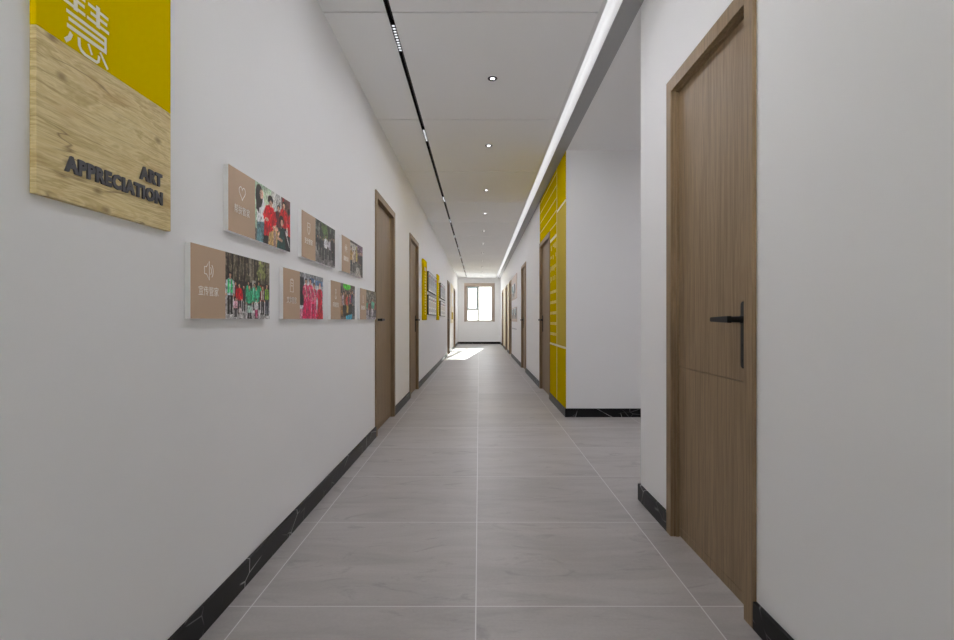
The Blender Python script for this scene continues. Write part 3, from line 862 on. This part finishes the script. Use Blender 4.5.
photo_sign(1.6625+2*PT-0.008, 1.024, pic_class(), 'leaf', '环境管家', 'tan sign with photo showing green banner on top and blue floor, lower row')
photo_sign(1.6625+3*PT-0.008, 1.024, pic_volunteers(), 'hand', '服务管家', 'tan sign touching the door frame, lower row, photo of people in green')

# ------------------------------------------------------------------ big yellow and wood sign
sg = empty('art_sign', (XL, 1.088, 1.276), ROT_L)
tag(sg, 'tall sign, yellow above and pale wood below, reading ART APPRECIATION', 'sign')
ST = 0.0145
MB().box(0, 0.475, 0, 0.340, 0.0005, ST).build('wood_board', M['sign_wood'], sg, bevel=0.0012)
MB().box(0, 0.475, 0.3402, 0.74, 0.0005, ST).build('yellow_board', M['yellow'], sg, bevel=0.0012)
def L(p): return (p[0]-1.088, p[1]-1.276)
CH = [([(1.167, 1.6905), (1.2901, 1.6905)], .0075), ([(1.1735, 1.676), (1.2885, 1.676)], .0075), ([(1.1688, 1.6595), (1.2901, 1.6595)], .0085), ([(1.2892, 1.694), (1.2892, 1.6555)], .007),
      ([(1.2323, 1.742), (1.2988, 1.742)], .0068), ([(1.2400, 1.726), (1.2944, 1.726)], .0068), ([(1.2284, 1.7095), (1.301, 1.7095)], .0068), ([(1.264, 1.753), (1.264, 1.7035)], .0115),
      ([(1.158, 1.7095), (1.2225, 1.7095)], .0068), ([(1.167, 1.727), (1.2206, 1.727)], .0068), ([(1.161, 1.742), (1.2225, 1.742)], .0068), ([(1.1935, 1.753), (1.1935, 1.7035)], .0115),
      ([(1.1813, 1.6476), (1.1755, 1.6345), (1.1637, 1.6235)], .0095), ([(1.2036, 1.6496), (1.2048, 1.632), (1.211, 1.6245), (1.2225, 1.6205)], .0075), ([(1.211, 1.6245), (1.2225, 1.6205), (1.259, 1.6208)], .0065), ([(1.259, 1.6208), (1.2655, 1.626), (1.2676, 1.6391)], .0065),
      ([(1.2323, 1.6504), (1.2442, 1.6306)], .0055), ([(1.2709, 1.6496), (1.2966, 1.6215)], .006)]
strokes('calligraphy', [([L(p) for p in pts], w) for pts, w in CH], .007, M['white_char'], sg, (0, 0, ST), 0.0006)
text_mesh('lettering', 'ART', 0.0455, 0.0022, M['letter'], sg, (1.420-1.088, 1.3935-1.276, ST+0.0023), 0.0024, 'LEFT', 0.0985, 1.14)
text_mesh('lettering', 'APPRECIATION', 0.0455, 0.0022, M['letter'], sg, (1.164-1.088, 1.3435-1.276, ST+0.0023), 0.0024, 'LEFT', 0.357, 1.14)

# ------------------------------------------------------------------ yellow boards round the right door
YD0, YD1 = RIGHT_DOORS[0]
T = 0.006
def board(name, y0, y1, z0, z1, mat, label):
    """flat board on the right wall; local origin at its far lower corner"""
    r = empty(name, (XR, y1, z0), ROT_R)
    tag(r, label, 'wall board')
    MB().box(0, y1-y0, 0, z1-z0, 0.0002, T).build('panel', mat, r, bevel=0.0008)
    return r, y1-y0, z1-z0
SY = 6.31; ZS = 0.725; ZU = 2.28
TOPZ = HC - 0.0125
board('yellow_wall_board', A1+0.004, SY-0.004, BH, ZS-0.011, M['yellow'], 'low plain yellow board above the baseboard at the lobby corner')
board('yellow_wall_board', SY+0.004, YD0, BH, ZS-0.011, M['yellow'], 'low plain yellow board between the cream seam and the oak door')
board('mustard_wall_board', A1+0.004, SY-0.004, ZS+0.011, ZU-0.011, M['pale_yellow'], 'tall pale mustard board at the lobby corner')
board('yellow_wall_board', A1+0.004, SY-0.004, ZU+0.011, TOPZ, M['yellow'], 'short plain yellow board under the soffit at the lobby corner')
rb, w, h = board('text_wall_board', SY+0.004, YD0, ZS+0.011, TOPZ, M['yellow'], 'tall yellow board with rows of small pale print beside the oak door')
mb = MB()
rng = random.Random(3)
def off(z): return z - (ZS+0.011)
for z in (1.366, 1.238, 1.107, 0.978, 0.85):            # rows of short marks
    x = 0.05
    while x < w-0.06:
        k = rng.uniform(0.03, 0.06)
        mb.box(x, min(x+k, w-0.05), off(z)-0.017, off(z)+0.017, T, T+0.0006); x += k + rng.uniform(0.015, 0.04)
for z in (1.93, 1.80, 1.67, 1.54):                     # blocks of upright columns
    for c in range(7):
        x = 0.06 + c*0.075
        if rng.random() < .3: continue
        mb.box(x, x+0.03, off(z)-rng.uniform(0.01, 0.05), off(z)+0.02, T, T+0.0006)
mb.build('print', M['soft_line'], rb)
MB().box(0.02, w-0.03, off(2.02)-0.018, off(2.02)+0.018, T, T+0.0008).build('title_bar', M['pale_line'], rb)
mb = MB()
for z in (2.745, 2.60, 2.455, 2.31, 2.165): mb.box(0.0, w, off(z)-0.006, off(z)+0.006, T, T+0.0006)
mb.build('rule_line', M['soft_line'], rb)
rh, w2, h2 = board('yellow_overdoor_board', YD0, YD1-0.002, DH, TOPZ, M['yellow'], 'yellow board with thin pale lines above the oak door')
mb = MB()
for z in (2.745, 2.60, 2.455, 2.31): mb.box(0.0, w2, z-DH-0.006, z-DH+0.006, T, T+0.0006)
mb.build('rule_line', M['soft_line'], rh)
def strip(name, y0, y1, z0, z1, label):
    o = MB().box(XR-0.0085, XR-0.0002, y0, y1, z0, z1).build(name, M['pale_line'])
    return tag(o, label, 'trim strip')
strip('cream_strip', A1+0.004, YD0, ZS-0.0108, ZS+0.0108, 'level cream strip across the yellow boards at table height')
strip('cream_strip', A1+0.004, SY-0.004, ZU-0.0108, ZU+0.0108, 'level cream strip on top of the pale mustard board')
strip('cream_strip', SY-0.0038, SY+0.0038, BH, ZS-0.011, 'lower upright cream strip between the two low yellow boards')
strip('cream_strip', SY-0.0038, SY+0.0038, ZS+0.011, TOPZ, 'upper upright cream strip beside the pale mustard board')

# ------------------------------------------------------------------ banners and framed prints further down the left wall
def banner(y0, y1, label):
    r = empty('hanging_banner', (XL, y0, 1.018), ROT_L)
    tag(r, label, 'banner', 'yellow banners on the left wall')
    w = y1-y0; h = 0.977
    MB().box(0, w, 0, h, 0.0005, 0.03).build('panel', M['yellow'], r, bevel=0.002)
    mb = MB()
    for k in range(15):
        mb.box(w*0.36, w*0.64, 0.09+k*0.047, 0.118+k*0.047, 0.03, 0.0308)
    mb.build('print', M['soft_line'], r)
    mb = MB(); mb.box(w*0.25, w*0.75, 0.80, 0.86, 0.03, 0.0308)
    mb.build('title', M['poster_tan'], r)
    return r
banner(8.55, 9.10, 'first yellow banner with a column of pale print, beside the oak door')
banner(11.45, 11.95, 'second yellow banner, between the two sets of black framed prints')

def pic_cert(seed, lo):
    g = np.random.default_rng(seed); p = Pic(20, 24, (250, 247, 242) if lo else (176, 176, 180))
    p.rect(.1, .1, .9, .2, (170, 60, 56) if seed % 3 == 0 else (120, 120, 126)); p.rect(.2, .3, .8, .62, (206, 190, 172) if lo else (130, 132, 138))
    for k in range(3): p.rect(.15, .70+k*.08, .85, .73+k*.08, (130, 130, 132))
    return p
FW, FH = 0.43, 0.352
ords = ['first', 'second', 'third', 'fourth']
proto = {}
for s, (ys, where) in enumerate(((9.42, 'before the second banner'), (12.36, 'beyond the second banner'))):
    for row, (z, rn) in enumerate(((1.523, 'upper'), (1.112, 'lower'))):
        for c in range(4):
            key = (row, c)
            if key not in proto:
                f = empty('framed_print', (0, 0, 0), ROT_L)
                mb = MB(); b = 0.010
                mb.box(0, b, 0, FH, 0.0005, 0.028).box(FW-b, FW, 0, FH, 0.0005, 0.028).box(b, FW-b, 0, b, 0.0005, 0.028).box(b, FW-b, FH-b, FH, 0.0005, 0.028)
                mb.build('frame', M['black_matte'], f, bevel=0.0015)
                MB().box(b, FW-b, b, FH-b, 0.0005, 0.027).build('mount', M['white_print'], f)
                picture('print', pic_cert(row*4+c, row), FW-2*b-0.09, FH-2*b-0.04, f, (b+0.06, b+0.02, 0.0272))
                proto[key] = f
            else:
                f = copy_tree(proto[key])
            f.location = (XL, ys + c*0.431, z)
            tag(f, 'black framed print, %s of the %s row %s on the left wall' % (ords[c], rn, where), 'picture frame', 'black framed prints on the left wall')

# pale notice panel between the last two doors on the left
nb = empty('notice_sign', (XL, 17.2, 0.92), ROT_L)
tag(nb, 'cream notice panel with mustard patches between the last two left doors', 'notice panel')
MB().box(0, 1.6, 0, 1.27, 0.0005, 0.02).build('panel', M['cream'], nb, bevel=0.002)
MB().box(0.25, 1.35, 0.12, 0.36, 0.02, 0.0208).build('patch', M['pale_yellow'], nb)
MB().box(0.25, 1.35, 0.55, 1.0, 0.02, 0.0208).build('text_block', M['white_print'], nb)

# ------------------------------------------------------------------ tan photo poster and cream boards on the right wall
def pic_room(seed):
    g = np.random.default_rng(seed); p = Pic(40, 30, (196, 200, 202))
    p.rect(0, .62, 1, 1, (150, 140, 132)); p.rect(.08, .1, .4, .5, (110, 140, 146)); p.rect(.62, .05, .95, .66, (48, 46, 48)); p.rect(.3, .5, .7, .85, (92, 86, 84))
    p.person(.5, .95, .62, (70, 110, 116), (44, 44, 48)); p.grain(10, g); return p
def poster(z, h, photos, label):
    ps = empty('picture_poster', (XR, 15.0, z), ROT_R)
    tag(ps, label, 'poster')
    MB().box(0, 2.0, 0, h, 0.0005, 0.008).build('panel', M['poster_tan'], ps, bevel=0.001)
    for x, y, w, hh, sd in photos:
        picture('photograph', pic_room(sd), w, hh, ps, (x, y, 0.0088))
    return ps
poster(1.55, 0.61, ((0.08, 0.03, 1.45, 0.38, 11),), 'upper tan poster with one wide room photo on the right wall')
lp = poster(0.98, 0.36, ((0.06, 0.07, 0.92, 0.27, 12), (1.04, 0.07, 0.92, 0.27, 13)), 'lower tan poster with two room photos on the right wall')
tx = MB()
for k in range(9): tx.box(0.1+k*0.2, 0.24+k*0.2, -0.20, -0.175, 0.0005, 0.0012)
tx.build('caption', M['grey_text'], lp)
for y0, y1, lab in ((16.27, 17.28, 'cream wall board between the third and second to last right doors'), (18.47, 20.18, 'cream wall board between the last two right doors')):
    o = MB().box(XR-0.008, XR-0.0002, y0, y1, BH, DH).build('cream_wall_board', M['cream'], bevel=0.001)
    tag(o, lab, 'wall board')

# ------------------------------------------------------------------ daylight
sun = bpy.data.lights.new('sun', 'SUN'); sun.energy = 7.0; sun.angle = R(0.6); sun.color = (1.0, 0.97, 0.90)
so = bpy.data.objects.new('sun', sun); COL.objects.link(so)
d = Vector((-0.095, -1.0, -0.262)).normalized()
so.rotation_euler = d.to_track_quat('-Z', 'Y').to_euler(); so.location = (3, 40, 12)

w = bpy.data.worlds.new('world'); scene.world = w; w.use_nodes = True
nt = w.node_tree; nt.nodes.clear(); g = G(nt)
tc = g.n('ShaderNodeTexCoord'); sp = g.n('ShaderNodeSeparateXYZ'); g.l(tc.outputs['Generated'], sp.inputs[0])
col = g.ramp(sp.outputs[2], [(0.0, (1.0, 0.975, 0.945, 1)), (0.05, (1.0, 0.985, 0.95, 1)), (0.25, (0.97, 0.985, 1.0, 1)), (1.0, (0.75, 0.87, 1.0, 1))])
# a hazy sky: brighter around the low sun
dt = g.n('ShaderNodeVectorMath', operation='DOT_PRODUCT')
g.l(tc.outputs['Generated'], dt.inputs[0]); dt.inputs[1].default_value = tuple(-d)
glow = g.math('POWER', g.math('MAXIMUM', dt.outputs['Value'], 0.0), 8.0)
bg = g.n('ShaderNodeBackground')
added_glow = g.math('MULTIPLY', g.math('LESS_THAN', sp.outputs[2], -0.03), 38.0)   # glow added below the horizon, out of view, to brighten the ceiling
g.l(g.math('ADD', g.math('ADD', g.math('MULTIPLY', glow, 3.2), 1.6), added_glow), bg.inputs[1])
g.l(col, bg.inputs[0])
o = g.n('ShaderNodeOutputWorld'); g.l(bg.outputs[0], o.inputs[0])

# ------------------------------------------------------------------ camera and view
cam = bpy.data.cameras.new('camera'); cam.sensor_width = 36.0; cam.lens = 540.0/954.0*36.0
cam.shift_x = -2.0/954.0; cam.clip_start = 0.02; cam.clip_end = 200
co = bpy.data.objects.new('camera', cam); COL.objects.link(co)
co.location = (0, 0, EYE); co.rotation_euler = (R(90), 0, 0)
scene.camera = co
vs = scene.view_settings
vs.view_transform = 'Standard'; vs.look = 'None'; vs.exposure = 0.15; vs.gamma = 1.0; vs.use_curve_mapping = False
scene.cycles.max_bounces = 16; scene.cycles.diffuse_bounces = 10; scene.cycles.transparent_max_bounces = 12
scene.cycles.sample_clamp_indirect = 6.0; scene.cycles.sample_clamp_direct = 8.0
